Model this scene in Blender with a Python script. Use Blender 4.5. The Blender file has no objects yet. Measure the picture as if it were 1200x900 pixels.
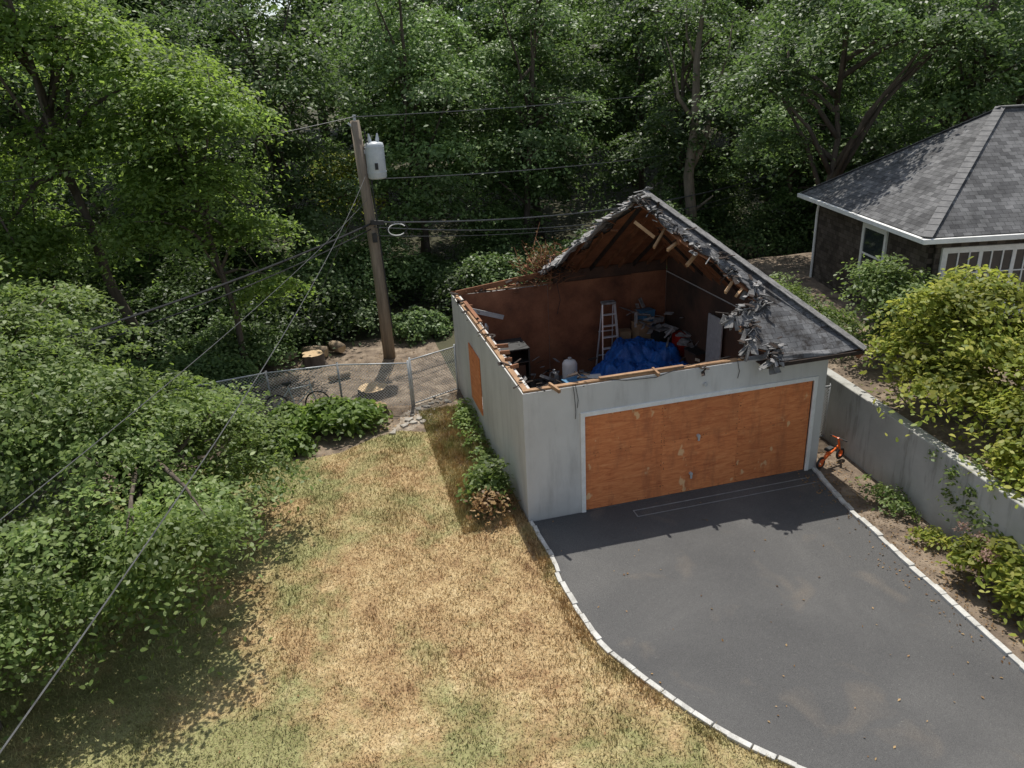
import bpy, math, numpy as np
from mathutils import Vector, Matrix
from mathutils import noise as mn
import bmesh
S=bpy.context.scene
rng=np.random.default_rng(7)
# ------------------------------------------------------------ helpers
def link(o,parent=None):
    S.collection.objects.link(o)
    if parent: o.parent=parent
    return o
def empty(name,loc=(0,0,0)):
    o=bpy.data.objects.new(name,None); o.location=loc; o.empty_display_size=.2
    return link(o)
def mesh_obj(name,V,F,mat,parent=None,smooth=False,loc=None):
    me=bpy.data.meshes.new(name); me.from_pydata([tuple(v) for v in V],[],[tuple(f) for f in F]); me.update()
    if mat:
        for m in (mat if isinstance(mat,(list,tuple)) else [mat]): me.materials.append(m)
    if smooth: me.polygons.foreach_set('use_smooth',[True]*len(me.polygons))
    o=bpy.data.objects.new(name,me)
    if loc is not None: o.location=loc
    return link(o,parent)
class MB:
    def __init__(s): s.V=[];s.F=[]
    def add(s,V,F):
        n=len(s.V); s.V+= [tuple(v) for v in V]; s.F+=[tuple(i+n for i in f) for f in F]
    def box(s,a,b):
        x0,y0,z0=a;x1,y1,z1=b
        s.add([(x0,y0,z0),(x1,y0,z0),(x1,y1,z0),(x0,y1,z0),(x0,y0,z1),(x1,y0,z1),(x1,y1,z1),(x0,y1,z1)],
              [(0,3,2,1),(4,5,6,7),(0,1,5,4),(1,2,6,5),(2,3,7,6),(3,0,4,7)])
    def beam(s,p,q,w,h,up=(0,0,1),roll=0):
        p=Vector(p);q=Vector(q);d=(q-p).normalized();u=Vector(up)
        sd=d.cross(u)
        if sd.length<1e-4: sd=d.cross(Vector((1,0,0)))
        sd.normalize();u=sd.cross(d)
        if roll:
            R=Matrix.Rotation(roll,3,d);sd=R@sd;u=R@u
        V=[]
        for c in (p,q):
            for a,b in ((-1,-1),(1,-1),(1,1),(-1,1)): V.append(c+sd*(a*w/2)+u*(b*h/2))
        s.add(V,[(0,3,2,1),(4,5,6,7),(0,1,5,4),(1,2,6,5),(2,3,7,6),(3,0,4,7)])
    def tube(s,pts,rad,n=8,cap=True):
        pts=[Vector(p) for p in pts];V=[];F=[]
        if not hasattr(rad,'__len__'): rad=[rad]*len(pts)
        ref=None
        for i,p in enumerate(pts):
            d=(pts[min(i+1,len(pts)-1)]-pts[max(i-1,0)]).normalized()
            if ref is None: ref=d.orthogonal().normalized()
            ref=(ref-d*ref.dot(d)).normalized();b=d.cross(ref)
            for k in range(n):
                a=2*math.pi*k/n;V.append(p+(ref*math.cos(a)+b*math.sin(a))*rad[i])
        for i in range(len(pts)-1):
            for k in range(n):
                k2=(k+1)%n;F.append((i*n+k,i*n+k2,(i+1)*n+k2,(i+1)*n+k))
        if cap: F.append(tuple(range(n))[::-1]);F.append(tuple((len(pts)-1)*n+k for k in range(n)))
        s.add(V,F)
    def prism(s,poly,y0,y1,axis):
        def mk(a,b,c):
            return {0:(c,a,b),1:(a,c,b),2:(a,b,c)}[axis]
        n=len(poly);V=[mk(a,b,y0) for a,b in poly]+[mk(a,b,y1) for a,b in poly]
        F=[tuple(range(n)),tuple(range(2*n-1,n-1,-1))]+[(i,i+n,(i+1)%n+n,(i+1)%n) for i in range(n)]
        s.add(V,F)
    def obj(s,name,mat,parent=None,smooth=False,bevel=0,loc=None):
        o=mesh_obj(name,s.V,s.F,mat,parent,smooth,loc)
        bm=bmesh.new();bm.from_mesh(o.data);bmesh.ops.recalc_face_normals(bm,faces=bm.faces);bm.to_mesh(o.data);bm.free()
        if bevel:
            m=o.modifiers.new('b','BEVEL');m.width=bevel;m.segments=2;m.limit_method='ANGLE'
        return o
# ------------------------------------------------------------ materials
def new_mat(name):
    m=bpy.data.materials.new(name);m.use_nodes=True
    nt=m.node_tree;N=nt.nodes;L=nt.links;b=N['Principled BSDF'];return m,nt,N,L,b
def noise(N,L,vec,scale,detail=4,rough=.6,dist=0):
    n=N.new('ShaderNodeTexNoise');n.inputs['Scale'].default_value=scale;n.inputs['Detail'].default_value=min(detail,5)
    n.inputs['Roughness'].default_value=rough;n.inputs['Distortion'].default_value=dist
    L.new(vec,n.inputs['Vector']);return n.outputs['Fac']
def ramp(N,L,fac,stops):
    r=N.new('ShaderNodeValToRGB');e=r.color_ramp.elements
    while len(e)<len(stops): e.new(.5)
    for i,(p,c) in enumerate(stops):
        e[i].position=p;e[i].color=(*c,1) if len(c)==3 else c
    L.new(fac,r.inputs['Fac']);return r.outputs['Color']
def mix(N,L,fac,a,b,mode='MIX'):
    m=N.new('ShaderNodeMix');m.data_type='RGBA';m.blend_type=mode
    if isinstance(fac,(int,float)): m.inputs['Factor'].default_value=fac
    else: L.new(fac,m.inputs['Factor'])
    for k,v in ((6,a),(7,b)):
        if isinstance(v,tuple): m.inputs[k].default_value=(*v,1)
        else: L.new(v,m.inputs[k])
    return m.outputs[2]
def coord(N,L,scale=(1,1,1),kind='Object',rot=(0,0,0)):
    t=N.new('ShaderNodeTexCoord');mp=N.new('ShaderNodeMapping');mp.inputs['Scale'].default_value=scale;mp.inputs['Rotation'].default_value=rot
    L.new(t.outputs[kind],mp.inputs['Vector']);return mp.outputs['Vector']
def bump(N,L,b,h,strength=.3,dist=.02):
    n=N.new('ShaderNodeBump');n.inputs['Strength'].default_value=strength;n.inputs['Distance'].default_value=dist
    L.new(h,n.inputs['Height']);L.new(n.outputs['Normal'],b.inputs['Normal'])
def simple(name,c1,c2,scale=4,rough=.8,bs=.3,bd=.01,fine=60,vscale=(1,1,1),c3=None,metal=0):
    m,nt,N,L,b=new_mat(name);v=coord(N,L,vscale)
    f=noise(N,L,v,scale,5,.65)
    st=[(.3,c1),(.7,c2)] if c3 is None else [(.28,c1),(.5,c2),(.72,c3)]
    c=ramp(N,L,f,st);g=noise(N,L,v,fine,3,.7)
    c2_=mix(N,L,.35,c,ramp(N,L,g,[(.3,(.35,.35,.35)),(.7,(.75,.75,.75))]),'OVERLAY')
    L.new(c2_,b.inputs['Base Color']);b.inputs['Roughness'].default_value=rough;b.inputs['Metallic'].default_value=metal
    bump(N,L,b,g,bs,bd);return m
M={}
def stucco(name,c1,c2,stain=(.12,.115,.11),amt=.42):
    m,nt,N,L,b=new_mat(name);v=coord(N,L)
    f=noise(N,L,v,.8,5,.6);c=ramp(N,L,f,[(.3,c1),(.7,c2)])
    vs=coord(N,L,(1.6,1.6,.25));s=noise(N,L,vs,2.2,5,.7)
    sf=ramp(N,L,s,[(.50,(0,0,0)),(.78,(amt,amt,amt))])
    c=mix(N,L,sf,c,stain)
    t=N.new('ShaderNodeTexCoord');sx=N.new('ShaderNodeSeparateXYZ');L.new(t.outputs['Object'],sx.inputs[0])
    ad=N.new('ShaderNodeMath');ad.operation='ADD';L.new(sx.outputs['Z'],ad.inputs[0]);L.new(f,ad.inputs[1])
    gr=ramp(N,L,ad.outputs[0],[(.45,(.35,.35,.35)),(.95,(0,0,0))])
    c=mix(N,L,gr,c,stain)
    L.new(c,b.inputs['Base Color']);b.inputs['Roughness'].default_value=.95;b.inputs['Specular IOR Level'].default_value=.15
    g=noise(N,L,v,70,3,.7);bump(N,L,b,g,.35,.01);return m
M['stucco']=stucco('stucco_grey',(.51,.50,.475),(.62,.61,.58),(.24,.23,.21))
M['concwall']=stucco('parged_concrete',(.36,.355,.33),(.50,.49,.455),(.12,.115,.09),.9)
def plywood():
    m,nt,N,L,b=new_mat('plywood');v=coord(N,L,(1,1,6));
    oi=N.new('ShaderNodeObjectInfo')
    ad=N.new('ShaderNodeVectorMath');ad.operation='ADD';L.new(v,ad.inputs[0])
    cx=N.new('ShaderNodeCombineXYZ')
    mm=N.new('ShaderNodeMath');mm.operation='MULTIPLY';mm.inputs[1].default_value=37;L.new(oi.outputs['Random'],mm.inputs[0])
    L.new(mm.outputs[0],cx.inputs[0]);L.new(mm.outputs[0],cx.inputs[2]);L.new(cx.outputs[0],ad.inputs[1])
    f=noise(N,L,ad.outputs[0],2.2,5,.68,1.4)
    c=ramp(N,L,f,[(.25,(.40,.10,.032)),(.45,(.60,.19,.062)),(.6,(.68,.245,.085)),(.8,(.78,.39,.17))])
    v2=coord(N,L,(1,1,.7));p=noise(N,L,v2,2.6,3,.6)
    pf=ramp(N,L,p,[(.64,(0,0,0)),(.67,(.7,.7,.7))])
    c=mix(N,L,pf,c,(.78,.52,.27))
    dk=noise(N,L,coord(N,L,(2,2,.6)),1.7,5,.7);c=mix(N,L,ramp(N,L,dk,[(.5,(0,0,0)),(.76,(.7,.7,.7))]),c,(.26,.08,.035))
    hsv=N.new('ShaderNodeHueSaturation');L.new(c,hsv.inputs['Color'])
    mr=N.new('ShaderNodeMapRange');mr.inputs['To Min'].default_value=.93;mr.inputs['To Max'].default_value=1.07;L.new(oi.outputs['Random'],mr.inputs[0]);L.new(mr.outputs[0],hsv.inputs['Value'])
    L.new(hsv.outputs[0],b.inputs['Base Color']);b.inputs['Roughness'].default_value=.75
    bump(N,L,b,f,.2,.004);return m
M['ply']=plywood()
M['white']=simple('weathered_white_paint',(.66,.65,.61),(.82,.81,.78),6,.6,.1,.003)
M['lumber']=simple('raw_lumber',(.30,.17,.08),(.50,.32,.17),3,.8,.2,.003,40,(1,1,1))
M['plate']=simple('weathered_plate_wood',(.20,.105,.05),(.38,.23,.12),3,.8,.2,.003,40,(1,1,1))
M['oldwood']=simple('old_brown_wood',(.12,.046,.020),(.27,.115,.05),2.5,.85,.3,.004,30)
M['char']=simple('charred_wood',(.008,.007,.006),(.05,.03,.02),5,.9,.6,.01,40)
M['inner']=simple('scorched_wallboard',(.07,.028,.016),(.20,.078,.038),.9,.85,.2,.004,25,(1,1,1),(.30,.13,.065))
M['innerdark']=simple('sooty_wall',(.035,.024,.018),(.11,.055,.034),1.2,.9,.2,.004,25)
M['slab']=simple('garage_slab',(.07,.065,.06),(.16,.15,.14),2,.9,.2,.004,50)
def tarp():
    m,nt,N,L,b=new_mat('blue_tarp');v=coord(N,L);f=noise(N,L,v,3,4,.6)
    L.new(ramp(N,L,f,[(.3,(.008,.07,.30)),(.7,(.02,.15,.52))]),b.inputs['Base Color']);b.inputs['Roughness'].default_value=.38
    g=noise(N,L,v,9,5,.65,1.0);bump(N,L,b,g,.7,.05);return m
M['tarp']=tarp()
def shingle(name,c1,c2,spot=.55,burn=False):
    m,nt,N,L,b=new_mat(name)
    t=N.new('ShaderNodeUVMap');br=N.new('ShaderNodeTexBrick');L.new(t.outputs[0],br.inputs['Vector'])
    br.inputs['Scale'].default_value=1;br.inputs['Brick Width'].default_value=.21;br.inputs['Row Height'].default_value=.125
    br.inputs['Mortar Size'].default_value=.005;br.inputs['Mortar Smooth'].default_value=.5;br.inputs['Color1'].default_value=(*c1,1);br.inputs['Color2'].default_value=(*c2,1);br.inputs['Mortar'].default_value=(*[x*.45 for x in c1],1)
    br.inputs['Bias'].default_value=0
    v=coord(N,L);f=noise(N,L,v,1.4,5,.7)
    c=mix(N,L,spot,br.outputs['Color'],ramp(N,L,f,[(.3,(.25,.25,.25)),(.7,(.8,.8,.8))]),'OVERLAY')
    if burn:
        bn=noise(N,L,v,2.6,5,.75);c=mix(N,L,ramp(N,L,bn,[(.48,(0,0,0)),(.62,(.85,.85,.85))]),c,(.03,.025,.022))
    L.new(c,b.inputs['Base Color']);b.inputs['Roughness'].default_value=.95;b.inputs['Specular IOR Level'].default_value=.2
    g=noise(N,L,v,90,2,.7)
    mm=N.new('ShaderNodeMath');mm.operation='ADD';L.new(br.outputs['Fac'],mm.inputs[0])
    m2=N.new('ShaderNodeMath');m2.operation='MULTIPLY';m2.inputs[1].default_value=-1;L.new(g,m2.inputs[0]);L.new(m2.outputs[0],mm.inputs[1])
    bp=N.new('ShaderNodeBump');bp.invert=True;bp.inputs['Strength'].default_value=.6;bp.inputs['Distance'].default_value=.012;L.new(mm.outputs[0],bp.inputs['Height']);L.new(bp.outputs[0],b.inputs['Normal'])
    return m
M['shingle']=shingle('asphalt_shingles',(.095,.095,.098),(.17,.17,.172),.6,True)
M['shingle2']=shingle('house_shingles',(.085,.084,.085),(.17,.168,.167),.8)
M['siding']=shingle('brown_shingle_siding',(.055,.044,.035),(.115,.095,.078),.6)
M['stone']=simple('curb_stone',(.34,.33,.30),(.58,.57,.53),5,.9,.3,.008,50)
M['pathstone']=simple('path_stone',(.20,.18,.15),(.42,.39,.34),5,.9,.3,.008,50)
M['bark']=simple('bark',(.05,.038,.028),(.14,.11,.085),4,.95,.8,.03,14,(1,1,.25))
M['polewood']=simple('creosote_pole_wood',(.14,.11,.08),(.30,.24,.18),6,.9,.5,.015,30,(1,1,.10))
M['metal']=simple('galvanised_metal',(.38,.39,.39),(.52,.53,.53),8,.5,.1,.002,60,metal=.15)
M['tankgrey']=simple('painted_grey_steel',(.45,.48,.50),(.58,.61,.62),5,.4,.05,.002)
M['black']=simple('black_rubber',(.012,.012,.012),(.03,.03,.03),8,.6,.1,.002)
M['wire']=simple('weathered_cable',(.05,.05,.052),(.12,.12,.12),8,.5,.1,.002)
M['orange']=simple('orange_paint',(.70,.11,.015),(.80,.16,.03),8,.35,.05,.001)
M['red']=simple('red_plastic',(.35,.02,.015),(.45,.03,.02),8,.5,.05,.001)
M['bluebin']=simple('blue_plastic_bin',(.05,.16,.28),(.08,.22,.38),6,.5,.05,.001)
M['card']=simple('cardboard',(.24,.15,.08),(.36,.24,.14),5,.85,.1,.002)
M['clutter']=simple('grey_clutter',(.10,.10,.10),(.38,.37,.36),6,.7,.2,.003)
M['alu']=simple('aluminium',(.60,.61,.62),(.75,.76,.77),9,.4,.05,.001,metal=.35)
M['cut']=simple('cut_wood',(.36,.24,.12),(.58,.43,.26),5,.8,.2,.004,30)
def asphalt():
    m,nt,N,L,b=new_mat('asphalt');v=coord(N,L)
    f=noise(N,L,v,.35,5,.6,.4);c=ramp(N,L,f,[(.3,(.072,.071,.070)),(.55,(.094,.092,.089)),(.75,(.122,.118,.112))])
    st=noise(N,L,v,1.1,4,.5,.6);c=mix(N,L,ramp(N,L,st,[(.60,(0,0,0)),(.75,(.55,.55,.55))]),c,(.155,.132,.108))
    g=noise(N,L,v,120,3,.8);c=mix(N,L,.85,c,ramp(N,L,g,[(.32,(.2,.2,.2)),(.5,(.5,.5,.5)),(.68,(.85,.85,.85))]),'OVERLAY')
    g2=noise(N,L,v,28,3,.8);c=mix(N,L,ramp(N,L,g2,[(.64,(0,0,0)),(.72,(.5,.5,.5))]),c,(.26,.25,.22))
    L.new(c,b.inputs['Base Color']);b.inputs['Roughness'].default_value=.9;b.inputs['Specular IOR Level'].default_value=.25
    bump(N,L,b,g,.6,.008);return m
M['asphalt']=asphalt()
def grassmat(name,blade=False):
    m,nt,N,L,b=new_mat(name);v=coord(N,L)
    f=noise(N,L,v,.55,5,.72,.3);f2=noise(N,L,v,1.5,5,.8);f3=noise(N,L,v,45,2,.7)
    dry=ramp(N,L,f2,[(.32,(.23,.13,.065)),(.45,(.40,.275,.14)),(.58,(.50,.375,.20)),(.72,(.62,.50,.30))])
    grn=ramp(N,L,f2,[(.3,(.16,.18,.065)),(.7,(.32,.335,.15))])
    t=N.new('ShaderNodeTexCoord');sx=N.new('ShaderNodeSeparateXYZ');L.new(t.outputs['Object'],sx.inputs[0])
    def mrange(o,a,b_,v_):
        r=N.new('ShaderNodeMapRange');r.inputs['From Min'].default_value=a;r.inputs['From Max'].default_value=b_;r.inputs['To Min'].default_value=0;r.inputs['To Max'].default_value=v_;L.new(o,r.inputs[0]);return r.outputs[0]
    acc=f
    for r in (mrange(sx.outputs['Y'],-3.2,-6.5,.16),mrange(sx.outputs['X'],-3.4,-6.0,.17),mrange(sx.outputs['Y'],0,3.5,.10)):
        a=N.new('ShaderNodeMath');L.new(acc,a.inputs[0]);L.new(r,a.inputs[1]);acc=a.outputs[0]
    c=mix(N,L,ramp(N,L,acc,[(.50,(0,0,0)),(.68,(.85,.85,.85))]),dry,grn)
    if not blade:
        c=mix(N,L,ramp(N,L,f3,[(.45,(0,0,0)),(.65,(.7,.7,.7))]),c,(.15,.105,.06))
    else:
        at=N.new('ShaderNodeAttribute');at.attribute_name='rnd'
        c=mix(N,L,.7,c,ramp(N,L,at.outputs['Fac'],[(0,(.28,.28,.25)),(1,(.78,.76,.68))]),'OVERLAY')
    L.new(c,b.inputs['Base Color']);b.inputs['Roughness'].default_value=.9;b.inputs['Specular IOR Level'].default_value=.15
    if not blade: bump(N,L,b,f3,.6,.02)
    return m
M['lawn']=grassmat('dry_lawn');M['blade']=grassmat('grass_blades',True)
M['soil']=simple('soil_and_mulch',(.07,.052,.037),(.18,.135,.095),2.5,.95,.8,.03,35,(1,1,1),(.32,.25,.18))
M['forestfloor']=simple('forest_floor',(.03,.03,.014),(.08,.075,.035),.6,.95,.8,.05,12)
M['felt']=simple('burnt_roofing_felt',(.08,.078,.075),(.25,.24,.23),5,.95,.8,.02,25)
M['ash']=simple('ash_grey_shingle',(.14,.135,.13),(.36,.345,.33),4,.95,.8,.02,22)
def leafmat(name,cols,trans=.38,tcol=(.22,.38,.04),spec=.25,rough=.5):
    # 'rnd' (0-1 per leaf) picks the hue, 'tone' (per leaf, smooth over the crown) its value
    m,nt,N,L,b=new_mat(name)
    at=N.new('ShaderNodeAttribute');at.attribute_name='rnd'
    c=ramp(N,L,at.outputs['Fac'],[(i/(len(cols)-1),x) for i,x in enumerate(cols)])
    hs=N.new('ShaderNodeHueSaturation');L.new(c,hs.inputs['Color'])
    a2=N.new('ShaderNodeAttribute');a2.attribute_name='tone';L.new(a2.outputs['Fac'],hs.inputs['Value'])
    L.new(hs.outputs[0],b.inputs['Base Color']);b.inputs['Roughness'].default_value=rough;b.inputs['Specular IOR Level'].default_value=spec
    tr=N.new('ShaderNodeBsdfTranslucent');tc=mix(N,L,.5,hs.outputs[0],tcol);L.new(tc,tr.inputs['Color'])
    ms=N.new('ShaderNodeMixShader');ms.inputs[0].default_value=trans;L.new(b.outputs[0],ms.inputs[1]);L.new(tr.outputs[0],ms.inputs[2]);L.new(ms.outputs[0],N['Material Output'].inputs[0])
    return m
M['leaf_forest']=leafmat('woodland_leaves',[(.055,.090,.034),(.10,.155,.052),(.175,.235,.085)],.36,(.24,.40,.08),.36,.48)
M['leaf_bright']=leafmat('maple_leaves',[(.09,.15,.035),(.15,.225,.05),(.23,.31,.085)],.48,(.46,.66,.10),.35)
M['leaf_mid']=leafmat('shrub_leaves',[(.085,.135,.036),(.145,.205,.055),(.23,.285,.10)],.42,(.38,.54,.09),.35)
M['leaf_yellow']=leafmat('yellow_green_leaves',[(.13,.18,.035),(.25,.29,.05),(.42,.40,.085)],.45,(.58,.64,.09))
M['leaf_dry']=leafmat('dry_leaves',[(.12,.06,.025),(.26,.15,.06),(.36,.24,.11)],.2,(.3,.2,.06))
M['leaf_flower']=leafmat('faded_flower_heads',[(.28,.15,.12),(.40,.24,.19),(.48,.33,.26)],.3,(.4,.25,.2))
# ------------------------------------------------------------ foliage
HEX=np.array([(0,0),(.28,.24),(.62,.22),(1,0),(.62,-.22),(.28,-.24)],float)
DIA=np.array([(0,0),(.45,.28),(1,0),(.45,-.28)],float)
def vnoise(P,scale,seed=0):
    rg=np.random.default_rng(seed);a=np.zeros(len(P))
    for k in range(7):
        d=rg.normal(size=3);d/=np.linalg.norm(d);a+=np.sin(P@d*scale*(1+.45*k)+rg.uniform(0,6.28))
    return .5+a/7
def leaves_mesh(name,C,Nrm,size,mat,shape=DIA,rg=rng,fold=.12,tone=None):
    n=len(C);k=len(shape)
    Nrm=Nrm/np.linalg.norm(Nrm,axis=1,keepdims=True)
    r=rg.normal(size=(n,3));t=np.cross(Nrm,r);t/=np.linalg.norm(t,axis=1,keepdims=True);b=np.cross(Nrm,t)
    size=np.broadcast_to(size,(n,))
    s=(size*rg.uniform(.6,1.35,n))[:,None,None]
    V=C[:,None,:]+s*(t[:,None,:]*(shape[None,:,0:1]-.5)+b[:,None,:]*shape[None,:,1:2]+Nrm[:,None,:]*(-fold*(shape[None,:,0:1]-.5)**2*4*.5+fold*np.abs(shape[None,:,1:2])))
    me=bpy.data.meshes.new(name);me.vertices.add(n*k);me.vertices.foreach_set('co',V.astype(np.float32).ravel())
    me.loops.add(n*k);me.loops.foreach_set('vertex_index',np.arange(n*k,dtype=np.int32))
    me.polygons.add(n);me.polygons.foreach_set('loop_start',np.arange(0,n*k,k,dtype=np.int32));me.polygons.foreach_set('loop_total',np.full(n,k,dtype=np.int32))
    me.update(calc_edges=True)
    a=me.attributes.new('rnd','FLOAT','FACE');a.data.foreach_set('value',rg.random(n).astype(np.float32))
    tn=(.6+.8*vnoise(C,1.6,3)) if tone is None else tone
    a=me.attributes.new('tone','FLOAT','FACE');a.data.foreach_set('value',np.broadcast_to(tn,(n,)).astype(np.float32))
    me.materials.append(mat);return me
def crown_points(blobs,ncl,per,spread,rg,flat=.35,inner=.35):
    vol=np.array([b[1][0]*b[1][1]*b[1][2] for b in blobs])**.67;vol/=vol.sum()
    idx=rg.choice(len(blobs),ncl,p=vol)
    d=rg.normal(size=(ncl,3));d/=np.linalg.norm(d,axis=1,keepdims=True)
    d[:,2]=np.where(d[:,2]<-.3,-d[:,2]*.6,d[:,2])
    rr=1-(1-inner)*rg.random(ncl)**1.8;rr*=rg.uniform(.8,1.2,ncl)
    rr=np.where(rg.random(ncl)<.12,rr*1.18,rr)
    c=np.array([b[0] for b in blobs])[idx]+d*np.array([b[1] for b in blobs])[idx]*rr[:,None]
    cs=rg.uniform(.5,1.5,ncl)
    q=rg.normal(size=(ncl,per,3))*np.array([1,1,flat])*spread*cs[:,None,None]
    rad=np.linalg.norm(q[:,:,:2],axis=2)
    q[:,:,2]-=.35*rad**2/(spread+1e-6)*.5
    tilt=d*.55
    q[:,:,2]-=(q[:,:,0]*tilt[:,None,0]+q[:,:,1]*tilt[:,None,1])
    P=c[:,None,:]+q
    Nn=np.array([0,0,1.0])+tilt[:,None,:]+rg.normal(size=(ncl,per,3))*.55
    return P.reshape(-1,3),Nn.reshape(-1,3),c
def limbs(trunk,targets,r0,rg,n_l=10,z0=.35):
    mb=MB();mb.tube(trunk[0],trunk[1],10)
    T=[Vector(p) for p in trunk[0]]
    for tg in targets[:n_l]:
        k=rg.uniform(z0,.95)*(len(T)-1);i=int(k);p=T[i].lerp(T[min(i+1,len(T)-1)],k-i);tg=Vector(tg)
        if tg.z<p.z-.3: p=T[max(0,i-1)]
        m1=p.lerp(tg,.35)+Vector((0,0,.12*(tg-p).length));m2=p.lerp(tg,.7)+Vector((rg.normal()*.1,rg.normal()*.1,.08*(tg-p).length))
        mb.tube([p,m1,m2,tg],[r0*.45,r0*.3,r0*.18,r0*.06],6)
    return mb
def make_tree(name,loc,blobs,trunk,ncl,per,spread,leaf,mat,seed,shape=DIA,n_l=14,flat=.35,inner=.35,bark='bark'):
    rg=np.random.default_rng(seed);e=empty(name,loc)
    P,Nn,c=crown_points(blobs,ncl,per,spread,rg,flat,inner)
    ok=P[:,2]>.03;P=P[ok];Nn=Nn[ok]
    o=bpy.data.objects.new('crown_leaves',leaves_mesh(name+'_leaves',P,Nn,leaf,mat,shape,rg));link(o,e)
    if trunk:
        limbs(trunk,c,trunk[1][0],rg,n_l).obj('trunk_and_limbs',M[bark],e,True)
    return e
# ------------------------------------------------------------ camera
CP=Vector((-3.0803,-12.0928,8.0781));yw,pt,rl=.2349,.3926,-.0535
Fv=Vector((math.sin(yw)*math.cos(pt),math.cos(yw)*math.cos(pt),-math.sin(pt)));R0=Vector((math.cos(yw),-math.sin(yw),0));U0=R0.cross(Fv)
Rv=math.cos(rl)*R0+math.sin(rl)*U0;Uv=-math.sin(rl)*R0+math.cos(rl)*U0
cam=bpy.data.cameras.new('camera');co=bpy.data.objects.new('camera',cam);link(co)
mt=Matrix((Rv,Uv,-Fv)).transposed().to_4x4();mt.translation=CP;co.matrix_world=mt
cam.sensor_width=36;cam.sensor_fit='HORIZONTAL';cam.lens=881.4536/1200*36;cam.clip_end=600;cam.clip_start=.05
S.camera=co
# ------------------------------------------------------------ light
sd=Vector((.10,.46,1)).normalized()
w=bpy.data.worlds.new("World");S.world=w;w.use_nodes=True;wn=w.node_tree.nodes;sk=wn.new('ShaderNodeTexSky');sk.sky_type='NISHITA';sk.sun_disc=False
sk.sun_elevation=math.asin(sd.z);sk.sun_rotation=math.atan2(sd.x,sd.y)
hsn=wn.new('ShaderNodeHueSaturation');hsn.inputs['Saturation'].default_value=.6
w.node_tree.links.new(sk.outputs[0],hsn.inputs['Color']);w.node_tree.links.new(hsn.outputs[0],wn['Background'].inputs[0]);wn['Background'].inputs[1].default_value=.15
sl=bpy.data.lights.new('sun','SUN');sl.energy=5;sl.angle=math.radians(.53);sl.color=(1,.96,.89);so=bpy.data.objects.new('sun',sl);link(so);so.rotation_euler=sd.to_track_quat('Z','Y').to_euler()
S.view_settings.view_transform='Standard';S.view_settings.look='None';S.view_settings.exposure=0
# ------------------------------------------------------------ ground
def grid(name,xs,ys,zf,mat,parent=None):
    V=[(x,y,zf(x,y)) for y in ys for x in xs];nx=len(xs)
    F=[(j*nx+i,j*nx+i+1,(j+1)*nx+i+1,(j+1)*nx+i) for j in range(len(ys)-1) for i in range(nx-1)]
    return mesh_obj(name,V,F,mat,parent,True)
def gz(x,y):
    h=0
    if y>28: h+=min((y-28)*.10,16)
    if x>12 and y>0: h+=min((x-12)*.06,3)
    return h-.03
grid('ground',list(np.linspace(-260,260,80)),list(np.concatenate([np.linspace(-120,28,30),np.linspace(30,320,60)])),gz,M['forestfloor'])
CL=[(0.03,-.02),(0.08,-1.3),(.02,-2.17),(.08,-3.18),(.19,-3.81),(.49,-4.52),(.81,-5.19),(1.13,-5.73),(1.6,-6.3),(2.2,-6.9),(2.9,-7.4),(3.4,-8.5),(3.6,-13),(3.6,-20)]
CR=[(6.28,0.0),(6.0,-1.4),(5.85,-2.7),(5.75,-3.6),(5.68,-4.5),(5.6,-5.4),(5.55,-6.2),(5.5,-8),(5.6,-13),(5.6,-20)]
def smooth(P,n=6):
    P=[Vector((*p,0)) for p in P];out=[]
    for i in range(len(P)-1):
        a=P[max(i-1,0)];b=P[i];c=P[i+1];d=P[min(i+2,len(P)-1)]
        for k in range(n):
            t=k/n;out.append(.5*((2*b)+(c-a)*t+(2*a-5*b+4*c-d)*t*t+(3*b-a-3*c+d)*t**3))
    out.append(P[-1]);return out
SL=smooth(CL);SR=smooth(CR)
def poly_sheet(name,pts,z,mat):
    return mesh_obj(name,[(p[0],p[1],z) for p in pts],[tuple(range(len(pts)))],mat)
poly_sheet('driveway',[(p.x,p.y) for p in SL]+[(p.x,p.y) for p in reversed(SR)],-.006,M['asphalt'])
lawn_pts=[(p.x,p.y) for p in SL][::-1]+[(-.5,.3),(-.65,1.2),(-.8,2.4),(-1.0,3.6),(-1.15,4.6),(-1.9,5.0),(-2.6,4.8),(-3.4,4.3),(-4.3,4.2),(-5.4,4.6),(-7,4.6),(-12,3),(-14,-20)]
poly_sheet('lawn',lawn_pts,-.012,M['lawn'])
poly_sheet('soil_bed',[(-9,4.0),(-3,3.6),(-1.4,4.2),(-1.0,2.0),(-.7,-.02),(-.001,-.02),(-.001,8.0),(0,12.5),(-9,12.5)],-.020,M['soil'])
poly_sheet('planting_bed',[(6.0,1.6),(5.2,-2.0),(5.2,-20),(7.6,-20),(7.6,1.6)],-.020,M['soil'])
poly_sheet('footpath',[(-.25,6.9),(-.6,7.0),(-.9,6.85),(-1.3,6.6),(-1.45,6.3),(-1.8,5.9),(-1.85,5.5),(-2.1,5.2),(-1.9,4.9),(-1.6,4.95),(-1.3,5.3),(-1.1,5.5),(-.9,5.9),(-.6,6.3)],-.016,simple('pale_path_gravel',(.10,.078,.055),(.28,.23,.175),7,.95,.8,.03,30,(1,1,1),(.46,.41,.34)))
mb=MB();rg=np.random.default_rng(41)
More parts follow.
